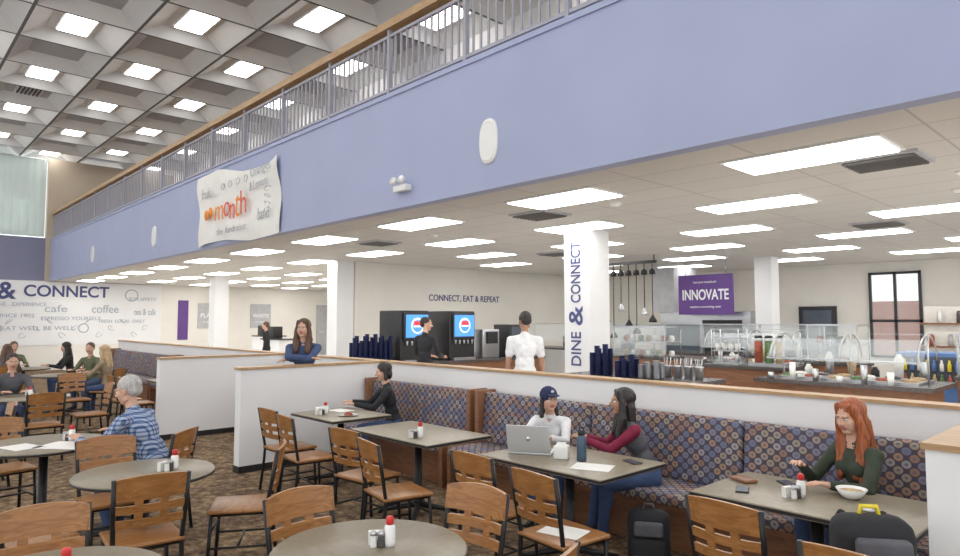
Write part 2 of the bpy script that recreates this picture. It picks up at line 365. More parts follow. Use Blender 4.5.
for x,y in ((-1.75,6.5),(-5.8,6.5),(-9.9,6.75),(-3,10.7),(-9,10.6)):
    b=MB(); b.box((x,y,CE-.012),(.62,.56,.024),GREYP)
    for k in range(7): b.box((x,y-.22+k*.073,CE-.03),(.55,.03,.02),VENTM,rx=.6)
    b.make('air_vent')
for x,y in ((-4.6,6.5),(-1.6,8.5),(-8.4,6.8)):
    b=MB(); b.lathe([(.03,0),(.07,.02),(.075,.05)],(x,y,CE-.05),CERAM,16); b.make('smoke_detector')

# ---------------------------------------------------------------- railing
b=MB(); RX0,RX1=XW,6
b.mm((RX0,FY-.01,5.6),(RX1,FY+.13,5.7),OAK,0); b.mm((RX0,FY+.045,5.5),(RX1,FY+.085,5.54),RAILM); b.mm((RX0,FY+.045,4.78),(RX1,FY+.085,4.82),RAILM)
x=RX0
k=0
while x<RX1:
    if k%12==0: b.mm((x-.025,FY+.035,4.7),(x+.025,FY+.095,5.6),RAILM)
    else: b.mm((x-.012,FY+.054,4.8),(x+.012,FY+.076,5.52),RAILM)
    x+=.125;k+=1
b.make('balcony_railing')
for x in (-5.05,-16.2,-21.8):
    b=MB(); vs=[];N=32
    for rr,yy in ((1,0),(1,-.02),(.86,-.035),(.8,-.03)):
        for i in range(N):
            a=2*math.pi*i/N; vs.append((x+.14*rr*math.copysign(abs(math.cos(a))**.8,math.cos(a)),FY+yy,3.72+.245*rr*math.copysign(abs(math.sin(a))**.8,math.sin(a))))
    fs=[(j*N+i,j*N+(i+1)%N,(j+1)*N+(i+1)%N,(j+1)*N+i) for j in range(3) for i in range(N)]; fs.append(tuple(3*N+i for i in range(N)))
    b.add(vs,fs,CERAM,False); b.make('wall_speaker')
b=MB(); b.box((-6.55,FY-.05,3.42),(.26,.1,.08),CERAM,.01)
for s_ in (-.08,.08): b.lathe([(.03,0),(.05,.02),(.05,.06)],(0,0,0),CERAM,14,Matrix.Translation((-6.55+s_,FY-.09,3.5))@Matrix.Rotation(math.radians(70),4,'X'))
b.make('emergency_light')
b=MB(); nx,nz=24,12; vs=[];fs=[]
x0,x1=-13.3,-9.9
for j in range(nz+1):
    for i in range(nx+1):
        u=i/nx;v=j/nz
        vs.append((x0+(x1-x0)*u+.05*math.sin(v*5),FY-.05-.03*math.sin(u*17+v*2)-.02*math.sin(v*9),3.22+.06*math.sin(u*6)+(4.58-3.22+.08*math.sin(u*5+1)-.06)*v))
for j in range(nz):
    for i in range(nx): a=j*(nx+1)+i; fs.append((a,a+1,a+nx+2,a+nx+1))
b.add(vs,fs,PAPER,True); bn=b.make('hanging_banner')
yb=FY-.115
for i,(ch,m,w_) in enumerate(zip('month',(ORANGE,REDP,REDP,ORANGE,REDP),(0,.34,.60,.82,1.06))):
    text(ch,BY,(-12.15+w_,yb,3.82+.04*math.sin(i*2.3)),m,bn,None,(.26,.26,.26,.38,.42)[i],bold=-.008,rot=.15*math.sin(i*1.7))
text('Oranges',BY,(-10.45,yb,4.32),PENCIL,bn,.75,.2,bold=-.012,rot=.06); text('& Lemons',BY,(-10.5,yb,4.08),PENCIL,bn,.7,.15,bold=-.012,rot=.05)
text('band',BY,(-10.3,yb,3.55),PENCIL,bn,.4,.2,bold=-.012); text('the  fundraiser',BY,(-11.6,yb,3.42),PENCIL,bn,1.3,.12,bold=-.012); text('fruit',BY,(-12.8,yb,4.22),PENCIL,bn,.45,.2,bold=-.012)
b=MB()
for dx,dz in ((-1.0,.0),(-.8,.03)): b.lathe([(.02,0),(.1,.004),(.1,.01),(.02,.014)],(0,0,0),ORANGE,18,Matrix.Translation((-11.7+dx-.05,yb,3.80+dz))@Matrix.Rotation(math.radians(90),4,'X'))
for k in range(4):
    b.tube([(-10.15+.12*math.cos(a*.8+k),yb,3.95-.12*k+.04*math.sin(a*.8)) for a in range(7)],.006,PENCIL,4)
    b.tube([(-12.0+k*.33+.07*math.cos(a*.8),yb,4.25+.06*math.sin(a*.8)) for a in range(9)],.006,PENCIL,4)
o=b.make('painted_drawings'); o.parent=bn

# ---------------------------------------------------------------- booth benches
def bench(x0,x1,nm='booth_bench'):
    b=MB(); 
    b.mm((x0,4.72,0),(x1,5.2,.33),DWOOD); b.mm((x0,4.62,.33),(x1,5.2,.38),DWOOD)
    n=max(1,round((x1-x0)/1.5)); w=(x1-x0)/n
    for i in range(n):
        xa=x0+i*w+.006; xb=x0+(i+1)*w-.006
        b.mm((xa,4.58,.37),(xb,5.12,.46),PAT,.03)
        b.box(((xa+xb)/2,5.145,.725),(xb-xa,.12,.55),PAT,.035,rx=-.10)
    b.mm((x0,5.22,.3),(x1,5.285,.98),DWOOD)
    for x in (x0,x1):
        b.mm((x-.03,5.0,0),(x+.03,5.285,1.02),DWOOD,.01); b.mm((x-.03,4.6,0),(x+.03,5.05,.47),DWOOD,.01)
    return b.make(nm)
bench(-7.62,-5.56); bench(-5.42,-.95); bench(-20.3,-15.6); bench(-15.4,-10.8); bench(-10.5,-7.9)

# ---------------------------------------------------------------- tables
def base(b,H=.715,L=.33,x=0):
    b.lathe([(.05,.05),(.036,.09),(.036,H)],(x,0,0),BLACK,14)
    for a in range(4):
        c,s_=math.cos(a*math.pi/2+math.pi/4),math.sin(a*math.pi/2+math.pi/4)
        b.tube([(x,0,.085),(x+c*L*.6,s_*L*.6,.05),(x+c*L,s_*L,.022)],[.032,.024,.018],BLACK,8)
        b.cyl((x+c*L,s_*L,0),.02,.02,BLACK,10)
        b.tube([(x,0,H-.02),(x+c*.25,s_*.25,H-.01)],.014,BLACK,6)
def round_table(r):
    b=MB(); b.lathe([(r-.02,0),(r,.008),(r,.026),(r-.008,.034)],(0,0,.716),TTOP,56); b.lathe([(r+.001,.009),(r+.003,.017),(r+.001,.025)],(0,0,.716),BLKP,56); base(b); return b.mesh('dining_table')
def rect_table(w,d):
    b=MB(); b.box((0,0,.733),(w,d,.034),TTOP,.008); b.box((0,0,.733),(w+.004,d+.004,.018),BLKP)
    base(b,L=.36,x=0); return b.mesh('dining_table')
RT5=round_table(.5);RT4=round_table(.45)
for me,x,y in ((RT5,-6.72,1.18),(RT4,-4.99,1.48),(RT4,-2.63,1.76),(RT4,-3.16,.58),(RT5,-17.3,2.6),(RT5,-14.85,2.85),(RT5,-10.9,1.7),(RT5,-13.6,.9),(RT4,-9.3,.3)):
    inst(me,'dining_table',(x,y,0),random.random())
for x0,x1,y0,y1 in ((-2.15,-.95,3.78,4.55),(-3.85,-2.68,3.58,4.38),(-5.6,-4.4,3.5,4.25),(-7.0,-6.1,3.6,4.35),(-12.6,-11.6,3.7,4.45)):
    inst(rect_table(x1-x0,y1-y0),'dining_table',((x0+x1)/2,(y0+y1)/2,0))

# ---------------------------------------------------------------- chair
def chair_mesh():
    b=MB()
    b.box((0,0,.448),(.42,.42,.028),CHW,.013)
    b.tube([(-.18,-.18,.425),(-.18,.17,.425),(.18,.17,.425),(.18,-.18,.425),(-.18,-.18,.425)],.011,BLACK,8)
    by=lambda z:-.19-.075*max(0,(z-.45))/.42
    for s_ in (-1,1):
        b.tube([(s_*.195,.205,0),(s_*.185,.18,.43)],.0135,BLACK,8)
        b.tube([(s_*.2,-.235,0),(s_*.192,-.2,.3),(s_*.19,-.19,.45),(s_*.2,by(.66)-.0,.66),(s_*.205,by(.86),.865)],.0145,BLACK,8)
        b.tube([(s_*.193,-.22,.2),(s_*.192,.195,.2)],.009,BLACK,6)
        b.cyl((s_*.195,.205,0),.017,.02,BLKP,8); b.cyl((s_*.2,-.235,0),.017,.02,BLKP,8)
    b.tube([(-.192,0,.2),(.192,0,.2)],.009,BLACK,6)
    b.tube([(-.19,.19,.3),(.19,.19,.3)],.009,BLACK,6)
    yf=lambda x,z: by(z)-.035*(1-(x/.2)**2)-.006
    nx=12; vs=[];fs=[]
    for sd in (0,1):
        for j in range(2):
            for i in range(nx+1):
                x=-.21+.42*i/nx; z=.735 if j==0 else .862+.022*(1-(x/.21)**2); vs.append((x,yf(x,z)+sd*.02,z))
    W=nx+1
    for i in range(nx): fs+=[(i,i+1,W+i+1,W+i),(2*W+i,3*W+i,3*W+i+1,2*W+i+1),(i,2*W+i,2*W+i+1,i+1),(W+i,W+i+1,3*W+i+1,3*W+i)]
    fs+=[(0,W,3*W,2*W),(nx,2*W+nx,3*W+nx,W+nx)]
    b.add(vs,fs,CHW)
    b.panel(-.2,.2,.655,.705,yf,.018,CHW,10); b.panel(-.197,.197,.57,.62,yf,.018,CHW,10)
    for x in (-.07,.07): b.panel(x-.022,x+.022,.59,.75,yf,.014,CHW,2,3)
    return b.mesh('dining_chair')
CH=chair_mesh()
def chair(x,y,dx,dy): return inst(CH,'dining_chair',(x,y,0),face(dx,dy))
CH_L=[(-6.62,3.4,0,1),(-6.02,3.3,.1,1),(-4.98,3.3,-.1,1),(-4.32,3.15,.2,1),(-3.45,3.4,0,1),(-2.76,3.3,.1,1),(-1.66,3.52,.05,1),(-.95,3.2,.05,1),
 (-2.70,2.28,.15,-1),(-3.08,1.8,1,.1),(-2.0,1.98,-1,-.3),
 (-4.55,1.34,-1,.1),(-4.82,2.1,-.5,-.85),(-5.62,1.45,1,0),(-5.02,.85,0,1),
 (-6.03,1.86,-.71,-.70),(-7.42,1.0,1,.15),(-6.5,.35,-.2,1),(-3.66,.66,1,-.1),
 (-18.15,2.5,1,.1),(-17.2,3.45,0,-1),(-15.5,3.5,.6,-.7),(-14.15,3.45,-.7,-.7),(-16.5,2.2,-1,.2),(-15,2.0,0,1),
 (-10.2,1.75,-1,0),(-10.9,2.45,0,-1),(-11.65,1.6,1,0),(-10.8,.95,0,1),(-13,.9,-1,0),(-13.7,1.7,.1,-1),(-14.3,.8,1,0),
 (-12.4,3.35,0,1),(-11.8,3.35,0,1),(-9.0,1.0,0,-1),(-8.6,.3,-1,0),(-17,1.7,0,1),(-13.0,2.7,1,0)]
for c in CH_L: chair(*c)

# ---------------------------------------------------------------- small items
def caddy():
    b=MB()
    for x,col in ((-.035,CERAM),(.0,BLKP)):
        b.lathe([(.016,0),(.018,.01),(.015,.05),(.016,.055)],(x,0,0),col if col is CERAM else STONE,12); b.lathe([(.016,0),(.016,.012),(.008,.022)],(x,0,.055),STEEL,12)
    b.lathe([(.024,0),(.026,.02),(.026,.09),(.018,.1)],(.04,.01,0),CERAM,14); b.lathe([(.0185,0),(.0185,.03),(.014,.036)],(.04,.01,.1),RED,14)
    b.mm((-.06,.035,0),(.01,.065,.06),PAPER)
    return b.mesh('condiment_set')
CD=caddy()
for x,y in ((-6.72,1.35),(-4.9,1.62),(-2.60,1.8),(-6.6,3.78),(-4.75,3.65),(-1.62,4.08),(-10.9,1.7),(-12.1,4.1),(-3.1,.6)):
    inst(CD,'condiment_set',(x,y,.7505),random.random()*2)
def paper(x,y,z,w,d,rz,nm='paper_sheet'):
    b=MB(); b.box((0,0,.002),(w,d,.003),PAPER); return b.make(nm,(x,y,z),rz)
paper(-6.45,1.3,.751,.42,.32,.7,'newspaper'); paper(-6.62,1.0,.751,.3,.22,.3,'newspaper'); paper(-2.95,3.85,.751,.28,.22,.4); paper(-2.76,3.3,.463,.28,.21,.2); paper(-6.75,4.1,.751,.26,.2,.1)
b=MB(); b.box((0,0,.009),(.34,.235,.016),ALU,.005); b.box((0,.0,.018),(.29,.1,.003),BLKP)
M=Matrix.Translation((0,.115,.016))@Matrix.Rotation(math.radians(-18),4,'X')
b.box((0,0,.115),(.34,.008,.23),ALU,.003,M=M); b.box((0,-.0055,.115),(.32,.002,.20),DGLASS,M=M)
b.lathe([(.018,0),(.02,.001)],(0,0,0),CERAM,16,M@Matrix.Translation((0,.005,.12))@Matrix.Rotation(math.radians(-90),4,'X'))
b.make('laptop',(-3.62,3.95,.7505),face(.5,-.86))
b=MB(); b.lathe([(.034,0),(.037,.01),(.037,.16),(.026,.185),(.024,.19)],(0,0,0),TEAL,20); b.lathe([(.027,0),(.027,.035),(.02,.04)],(0,0,.19),BLKP,20); b.tube([(-.02,0,.225),(-.015,0,.25),(.015,0,.25),(.02,0,.225)],.005,BLKP,6); b.make('water_bottle',(-3.14,3.97,.7505))
b=MB(); b.box((0,0,.05),(.11,.09,.1),CERAM,.008); b.box((0,0,.105),(.07,.02,.03),PAPER); b.make('napkin_dispenser',(-3.3,3.93,.7505),.5)
def bowl(x,y,z):
    b=MB(); b.lathe([(.035,0),(.06,.02),(.085,.06),(.08,.06),(.055,.024),(.01,.015)],(0,0,0),CERAM,26); b.lathe([(.07,0),(.03,.008)],(0,0,.045),FOODT,20); return b.make('soup_bowl',(x,y,z))
bowl(-1.40,4.3,.7505); bowl(-6.75,3.85,.7505)
b=MB(); b.lathe([(.06,0),(.11,.012),(.115,.014),(.06,.006)],(0,0,0),CERAM,26); b.lathe([(.05,0),(.03,.03)],(0,0,.008),FOODR,14); b.make('plate',(-6.35,3.95,.7505))
for x,y,r in ((-1.93,4.02,.4),(-2.85,4.2,1.2),(-1.8,4.38,.9)):
    b=MB(); b.box((0,0,.005),(.075,.15,.009),BLKP,.003); b.box((0,0,.0098),(.067,.14,.001),DGLASS); b.make('smartphone',(x,y,.7505),r)
b=MB(); b.box((0,0,.012),(.1,.16,.022),DWOOD,.008); b.make('wallet',(-2.03,4.25,.7505),1.1)
b=MB(); b.lathe([(.03,0),(.05,.012)],(0,0,0),CERAM,16); b.make('condiment_cup',(-1.25,4.1,.7505))
def backpack(nm,loc,rz,strap,k=1):
    b=MB(); b.box((0,0,.22),(.3,.2,.44),C_BLACK,.07); b.box((0,.11,.15),(.24,.09,.24),C_BLACK,.04); b.box((0,.12,.33),(.2,.06,.1),C_GREY,.02)
    b.tube([(-.04,-.02,.42),(-.03,-.02,.47),(.03,-.02,.47),(.04,-.02,.42)],.01,strap,8)
    for s_ in (-1,1): b.tube([(s_*.08,-.09,.42),(s_*.09,-.15,.36),(s_*.1,-.14,.2),(s_*.11,-.09,.06)],.018,C_BLACK,8)
    b.tube([(-.14,.03,.12),(-.145,.05,.3),(-.1,.06,.41),(.1,.06,.41),(.145,.05,.3),(.14,.03,.12)],.006,strap,6)
    b.box((0,.158,.15),(.2,.006,.012),strap)
    o=b.make(nm,loc,rz); o.scale=(k,k,k); return o
backpack('backpack',(-2.72,4.2,0),face(.5,-.8),C_GREY); backpack('backpack',(-1.0,3.3,.463),face(.6,-.8),YEL,1.08)

# ---------------------------------------------------------------- servery
b=MB(); b.mm((-10.8,6.3,RF),(-9.95,11.2,.95),DWOOD); b.mm((-10.85,6.25,.95),(-9.9,11.25,1.0),STONE); b.make('beverage_counter')
def dispenser(y):
    b=MB(); b.mm((-10.75,y,1.001),(-10.05,y+.68,1.98),BLKP,.02); b.mm((-10.05,y+.05,1.42),(-9.99,y+.63,1.94),BLKP,.01)
    b.mm((-9.99,y+.08,1.47),(-9.975,y+.60,1.9),SCREEN)
    M=Matrix.Translation((-9.972,y+.34,1.69))@Matrix.Rotation(math.radians(90),4,'Y')
    b.lathe([(.15,0),(.15,.004)],(0,0,0),SCRW,28,M); b.lathe([(.12,.004),(.12,.008)],(0,0,0),SCREEN,28,M)
    b.mm((-9.966,y+.25,1.70),(-9.962,y+.43,1.78),SCRR); b.mm((-9.966,y+.24,1.665),(-9.962,y+.44,1.69),SCRW)
    b.mm((-10.05,y+.05,1.001),(-9.96,y+.63,1.05),STEEL)
    for k in range(5): b.lathe([(.015,0),(.022,.08)],(-10.0,y+.12+k*.11,1.32),STEEL,10)
    b.make('soda_dispenser')
dispenser(7.35);dispenser(8.55)
b=MB(); b.mm((-10.7,9.6,1.001),(-10.2,10.1,1.6),STEEL,.02); b.mm((-10.2,9.7,1.3),(-10.15,10.0,1.55),BLKP); b.make('coffee_brewer')
b=MB(); b.mm((-10.7,10.4,1.001),(-10.2,10.8,1.7),BLKP,.02); b.mm((-10.2,10.45,1.4),(-10.17,10.75,1.65),DGLASS); b.make('juice_machine')
def cupstack(x,y,z,nx,ny,h,m,nm='cup_stack'):
    b=MB()
    for i in range(nx):
        for j in range(ny):
            hh=h*(.75+.25*((i*7+j*3)%5)/4); k=int(hh/.03)
            for q in range(k): b.lathe([(.034,0),(.042,.028),(.044,.03)],(i*.11,j*.11,q*.03),m,12)
    return b.make(nm,(x,y,z))
cupstack(-10.3,6.45,1.001,2,8,.55,NAVYP)
b=MB(); b.mm((-6.0,7.2,RF),(-4.1,8.0,1.0),DWOOD); b.mm((-6.05,7.15,1.0),(-4.05,8.05,1.05),STONE); b.make('utensil_counter')
cupstack(-5.65,7.4,1.051,3,2,.42,NAVYP); cupstack(-5.2,7.35,1.051,3,2,.30,NAVYP); cupstack(-4.8,7.3,1.051,3,2,.24,STEEL)
b=MB()
for k in range(4): b.lathe([(.05,0),(.06,.14),(.062,.15)],(k*.15,0,0),STEEL,14); 
for k in range(4):
    for q in range(5): b.tube([(k*.15+.02*math.cos(q*1.3),.02*math.sin(q*1.3),.05),(k*.15+.05*math.cos(q*1.3),.05*math.sin(q*1.3),.25)],.004,STEEL,5)
b.make('utensil_holder',(-4.75,7.85,1.051))
def salad_bar(x0,x1,y0,y1,nm='salad_bar'):
    b=MB(); b.mm((x0,y0,RF),(x1,y1,.98),DWOOD); b.mm((x0-.12,y0-.12,.98),(x1+.12,y1+.12,1.03),STONE)
    n=int((x1-x0)/.3)
    for i in range(n):
        xa=x0+.06+i*(x1-x0-.12)/n
        b.mm((xa+.01,y0+.1,1.03),(xa+.27,y1-.1,1.06),STEEL)
        for r in range(2): b.lathe([(.10,0),(.08,.03),(.02,.04)],(xa+.14,y0+.28+r*.34,1.055),[GREENP,FOODT,FOODR,PAPER,FOODT,STONE][(i*2+r*3)%6],12)
        hh=.1+.09*((i*5)%3)
        b.lathe([(.05,0),(.055,hh),(.03,hh+.03),(.03,hh+.05)],(xa+.14,y1+.02,1.03),[CERAM,STEEL,FOODT,BLKP][i%4],10)
        b.lathe([(.035,0),(.04,hh*.8)],(xa+.02,y0-.04,1.03),[STEEL,CERAM][i%2],10)
    for x in (x0+.05,(x0+x1)/2,x1-.05):
        b.tube([(x,(y0+y1)/2,1.0),(x,(y0+y1)/2,1.62)],.012,STEEL)
        for sg in (-1,1): b.tube([(x,(y0+y1)/2+ sg*(y1-y0)/2*math.sin(a*.16*math.pi/2)*.95,1.62-.34*(1-math.cos(a*.16*math.pi/2))) for a in range(7)],.01,STEEL,6)
    ym=(y0+y1)/2
    b.box((0,0,0),(x1-x0,.008,.36),GLASS,M=Matrix.Translation(((x0+x1)/2,y0+.12,1.42))@Matrix.Rotation(-.7,4,'X'))
    b.mm((x0,ym-.18,1.62),(x1,ym+.18,1.63),GLASS); b.tube([(x0,y0+.03,1.30),(x1,y0+.03,1.30)],.008,STEEL,6)
    return b.make(nm)
salad_bar(-3.9,-2.1,8.9,9.8); salad_bar(-6.3,-4.6,11.6,12.4)
def display_case(x0,x1,y0,y1,h,nm='display_case'):
    b=MB(); b.mm((x0,y0,RF),(x1,y1,1.05),DWOOD); b.mm((x0-.03,y0-.03,1.05),(x1+.03,y1+.03,1.09),STONE)
    for x in (x0+.02,x1-.02):
        for y in (y0+.02,y1-.02): b.tube([(x,y,1.09),(x,y,h)],.012,STEEL,6)
    b.mm((x0,y0,h),(x1,y1,h+.03),STEEL); b.mm((x0,y0+.005,1.12),(x1,y0+.012,h),GLASS); b.mm((x0,y0+.1,1.09+(h-1.09)/2),(x1,y1,1.1+(h-1.09)/2),STEEL)
    n=int((x1-x0)/.17)
    for k in range(n):
        for q in range(2): b.lathe([(.045,0),(.06,.05),(.05,.11),(.02,.12)],(x0+.1+k*.17,(y0+y1)/2+.05,1.095+q*(h-1.075)/2),[FOODT,CERAM,FOODR,PAPER,GREENP][(k+q*2)%5],12)
    return b.make(nm)
display_case(-7.9,-6.7,11.0,11.6,1.65); display_case(-2.0,-.6,10.0,10.6,1.6); display_case(-4.4,-3.6,11.6,12.2,1.7)
b=MB(); b.mm((-12,13,RF),(-4.5,13.8,1.05),STEEL); b.mm((-12.05,12.9,1.05),(-4.4,13.85,1.1),STONE)
for x in np.arange(-11.8,-4.6,1.2): b.tube([(x,13,1.1),(x,13,1.7)],.014,STEEL,6)
b.mm((-12,12.98,1.25),(-4.6,13.0,1.7),GLASS); b.mm((-12,12.95,1.7),(-4.6,13.4,1.72),STEEL); b.make('serving_counter')
for x in (-11,-10.2,-9.2,-5.4):
    b=MB(); b.lathe([(.14,0),(.17,.04),(.17,.26),(.175,.27),(.1,.33),(.02,.35)],(x,13.45,1.101),BLKP if x<-10.5 else STEEL,20); b.tube([(x,13.45,1.44),(x,13.45,1.49)],.02,BLKP); b.make('soup_kettle')
b=MB(); b.mm((-9.4,15.2,RF),(-7.0,15.9,2.0),STEEL); b.mm((-9.5,15.05,2.0),(-8.9,16.2,CE-.05),GREYP); b.mm((-9.2,15.17,1.0),(-8.3,15.2,1.7),DGLASS); b.mm((-8.2,15.17,.8),(-7.2,15.2,1.8),BLKP); b.make('exhaust_hood_station')
b=MB(); b.mm((-8.68,14.9,1.93),(-7.27,14.96,2.9),PURPLE); 
for x in (-8.5,-7.45): b.tube([(x,14.93,2.9),(x,14.93,CE)],.008,STEEL,6)
sg=b.make('hanging_sign'); text('INNOVATE',BY,(-7.97,14.89,2.4),SIGNW,sg,1.2,.26,bold=.02); text('Let your tastebuds',BY,(-7.97,14.89,2.72),SIGNW,sg,.6,.07,bold=0); text('explore something new',BY,(-7.97,14.89,2.12),SIGNW,sg,.8,.07,bold=0)
b=MB(); b.mm((-9.3,12.3,3.02),(-7.7,12.36,3.08),BLACK)
for k in range(8):
    x=-9.2+k*.2; z=2.0-.25*(k%3)+.1*(k%2); b.tube([(x,12.33,3.05),(x,12.33,z)],.011,BLACK,5); b.lathe([(.085,0),(.08,.05),(.03,.13),(.02,.16)],(x,12.33,z-.1),BLACK if k%3 else STEEL,14)
    b.lathe([(.07,0),(.065,.08),(.03,.12)],(x,12.33,2.78),BLACK,12)
for x in (-9.25,-7.75): b.tube([(x,12.33,3.05),(x,12.33,CE)],.012,BLACK,6)
b.make('heat_lamp_rail')
b=MB(); b.mm((-3.3,12.4,RF),(-2.2,13.1,1.28),MUTB,.02); b.mm((-3.22,12.38,.75),(-2.28,12.4,1.22),DGLASS)
for k in range(9):
    for q in range(2): b.lathe([(.028,0),(.03,.1),(.014,.14),(.014,.17)],(-3.16+k*.1,12.34,.78+q*.22),[FOODR,YEL,FOODT,MUTB,GREENP,CERAM][(k*2+q)%6],10)
b.make('beverage_merchandiser')
b=MB(); b.mm((-1.8,11.5,RF),(.6,12.4,1.15),WARM); b.mm((-1.85,11.45,1.15),(.65,12.45,1.2),STONE); b.make('checkout_counter')
b=MB(); b.box((0,0,.02),(.2,.2,.03),BLKP); b.tube([(0,0,.03),(0,0,.2)],.02,BLKP); b.box((0,0,.28),(.36,.03,.26),BLKP,.01); b.box((0,-.018,.28),(.32,.003,.22),DGLASS); b.make('cash_register',(-.9,11.9,1.201),.5)
b=MB()
for k in range(3):
    for q in range(4): b.lathe([(.05,0),(.06,.1),(.06,.11)],(k*.16,0,q*.14),[CERAM,PAPER,STEEL][(k+q)%3],12)
b.mm((-.1,-.1,-.01),(.42,.1,0),STEEL); b.make('bowl_stack',(-1.75,11.7,1.212))
b=MB(); b.mm((-4.0,17.2,RF),(-1.5,17.9,2.1),WARM)
for z in (.7,1.2,1.7): b.mm((-4.05,17.05,z),(-1.45,17.2,z+.04),DWOOD)
for k in range(14): b.lathe([(.05,0),(.05,.2),(.03,.26)],(-3.85+k*.17,17.12,1.24+(k%2)*.5),[FOODR,CERAM,GREYP,STONE][k%4],10)
b.make('shelving_unit')
b=MB(); b.mm((-5.3,9.9,RF),(-4.1,10.5,1.05),DWOOD); b.mm((-5.35,9.85,1.05),(-4.05,10.55,1.1),STONE); b.make('juice_counter')
b=MB()
for k,m in enumerate((FOODR,GREENP,FOODT)): b.lathe([(.06,0),(.06,.32),(.045,.34)],(.62+k*.16,0,.04),m,14); b.lathe([(.065,0),(.065,.06)],(.62+k*.16,0,.36),GLASS,14); b.lathe([(.067,0),(.05,.04)],(.62+k*.16,0,.42),BLKP,14)
b.mm((.5,-.1,0),(1.05,.1,.04),STEEL); b.make('cereal_dispenser',(-5.2,10.2,1.101))
b=MB()
for z in (0,.2,.4): b.mm((0,-.15,z),(.45,.15,z+.012),STEEL)
for x in (0,.45):
    for y in (-.15,.15): b.tube([(x,y,0),(x,y,.55)],.008,STEEL,6)
for q in range(2):
    for k in range(4): b.lathe([(.04,0),(.048,.12)],(.06+k*.11,-.05,.213+q*.2-.2),[GLASS,CERAM][q],12)
b.make('glass_rack',(-5.28,10.2,1.101))
for x,y in ((-19.5,9),(-23.5,10.5)):
    b=MB(); b.mm((x,y,RF),(x+1.2,y+.7,1.2),WHITE); b.mm((x-.03,y-.03,1.2),(x+1.23,y+.73,1.24),STONE); b.mm((x+.2,y+.1,1.24),(x+.6,y+.4,1.6),BLKP,.02); b.make('tray_station')

# ---------------------------------------------------------------- people
def V(*a): return Vector(a)
NU,NV=14,11
SPH=[];SPF=[]
SPH.append((0,0,-1))
for j in range(1,NV):
    ph=math.pi*j/NV-math.pi/2
    for i in range(NU):
        a=2*math.pi*i/NU; SPH.append((math.cos(a)*math.cos(ph),math.sin(a)*math.cos(ph),math.sin(ph)))
SPH.append((0,0,1))
for i in range(NU): SPF.append((0,1+(i+1)%NU,1+i))
for j in range(NV-2):
    for i in range(NU): a=1+j*NU;q=(i+1)%NU; SPF.append((a+i,a+q,a+NU+q,a+NU+i))
a=1+(NV-2)*NU
for i in range(NU): SPF.append((a+i,a+(i+1)%NU,len(SPH)-1))
def cap(A,B,r1,r2,m): return ('c',Vector(A),Vector(B),r1,r2,m)
def ell(C,r,m,Rm=None): return ('e',Vector(C),Rm if Rm is not None else Matrix.Identity(3),Vector(r),m)
def pmesh(prims):
    vs=[];fs=[]
    for p in prims:
        o=len(vs)
        if p[0]=='c':
            _,A,B,r1,r2,m=p; ax=(B-A)
            if ax.length<1e-5: ax=V(0,0,1e-4)
            z=ax.normalized(); x=z.orthogonal().normalized(); y=z.cross(x)
            for s in SPH:
                d=x*s[0]+y*s[1]+z*s[2]; vs.append((B+d*r2) if s[2]>0 else (A+d*r1))
        else:
            _,C,Rm,r,m=p
            for s in SPH: vs.append(C+Rm@Vector((s[0]*r.x,s[1]*r.y,s[2]*r.z)))
        fs+=[tuple(o+i for i in f) for f in SPF]
    return vs,fs
def sdf(p,X):
    if p[0]=='c':
        A=np.array(p[1]);B=np.array(p[2]);d=B-A;L=max(d@d,1e-9); t=np.clip((X-A)@d/L,0,1)
        return np.linalg.norm(X-A-t[:,None]*d,axis=1)-(p[3]+(p[4]-p[3])*t)
    C=np.array(p[1]);Rm=np.array(p[2]);r=np.array(p[3]); Q=(X-C)@Rm
    k=np.linalg.norm(Q/r,axis=1); k2=np.linalg.norm(Q/(r*r),axis=1)+1e-9
    return k*(k-1)/k2
def remesh(prims,vox,sm=4,fac=.5):
    vs,fs=pmesh(prims); me=bpy.data.meshes.new('tmp'); me.from_pydata(vs,[],fs); o=bpy.data.objects.new('tmp',me); COL.objects.link(o)
    md=o.modifiers.new('r','REMESH'); md.mode='VOXEL'; md.voxel_size=vox
    if sm: s=o.modifiers.new('s','SMOOTH'); s.iterations=sm; s.factor=fac
    dg=bpy.context.evaluated_depsgraph_get(); ev=o.evaluated_get(dg); m2=ev.to_mesh()
    n=len(m2.vertices); X=np.empty(n*3); m2.vertices.foreach_get('co',X); X=X.reshape(-1,3)
    F=[tuple(p.vertices) for p in m2.polygons]
    cen=np.empty(len(F)*3); m2.polygons.foreach_get('center',cen); cen=cen.reshape(-1,3)
    ev.to_mesh_clear(); bpy.data.objects.remove(o); bpy.data.meshes.remove(me)
    D=np.stack([sdf(p,cen) for p in prims]); lab=D.argmin(0)
    return X,F,[prims[i][-1] for i in lab]
def ik(A,T,l1,l2,pole):
    d=T-A; L=min(d.length,(l1+l2)*.998); L=max(L,abs(l1-l2)+.01); u=d.normalized(); T=A+u*L
    a=(l1*l1-l2*l2+L*L)/(2*L); h=math.sqrt(max(l1*l1-a*a,0)); pv=(pole-u*pole.dot(u)).normalized()
    return A+u*a+pv*h,T
class Acc:
    def __init__(s): s.X=[];s.F=[];s.L=[];s.mats=[]
    def add(s,piece,M=None):
        X,F,lab=piece; o=len(s.X)
        for v in X: s.X.append((M@Vector(v)) if M is not None else Vector(v))
        for f,l in zip(F,lab):
            if l not in s.mats: s.mats.append(l)
            s.F.append([o+i for i in f]); s.L.append(s.mats.index(l))
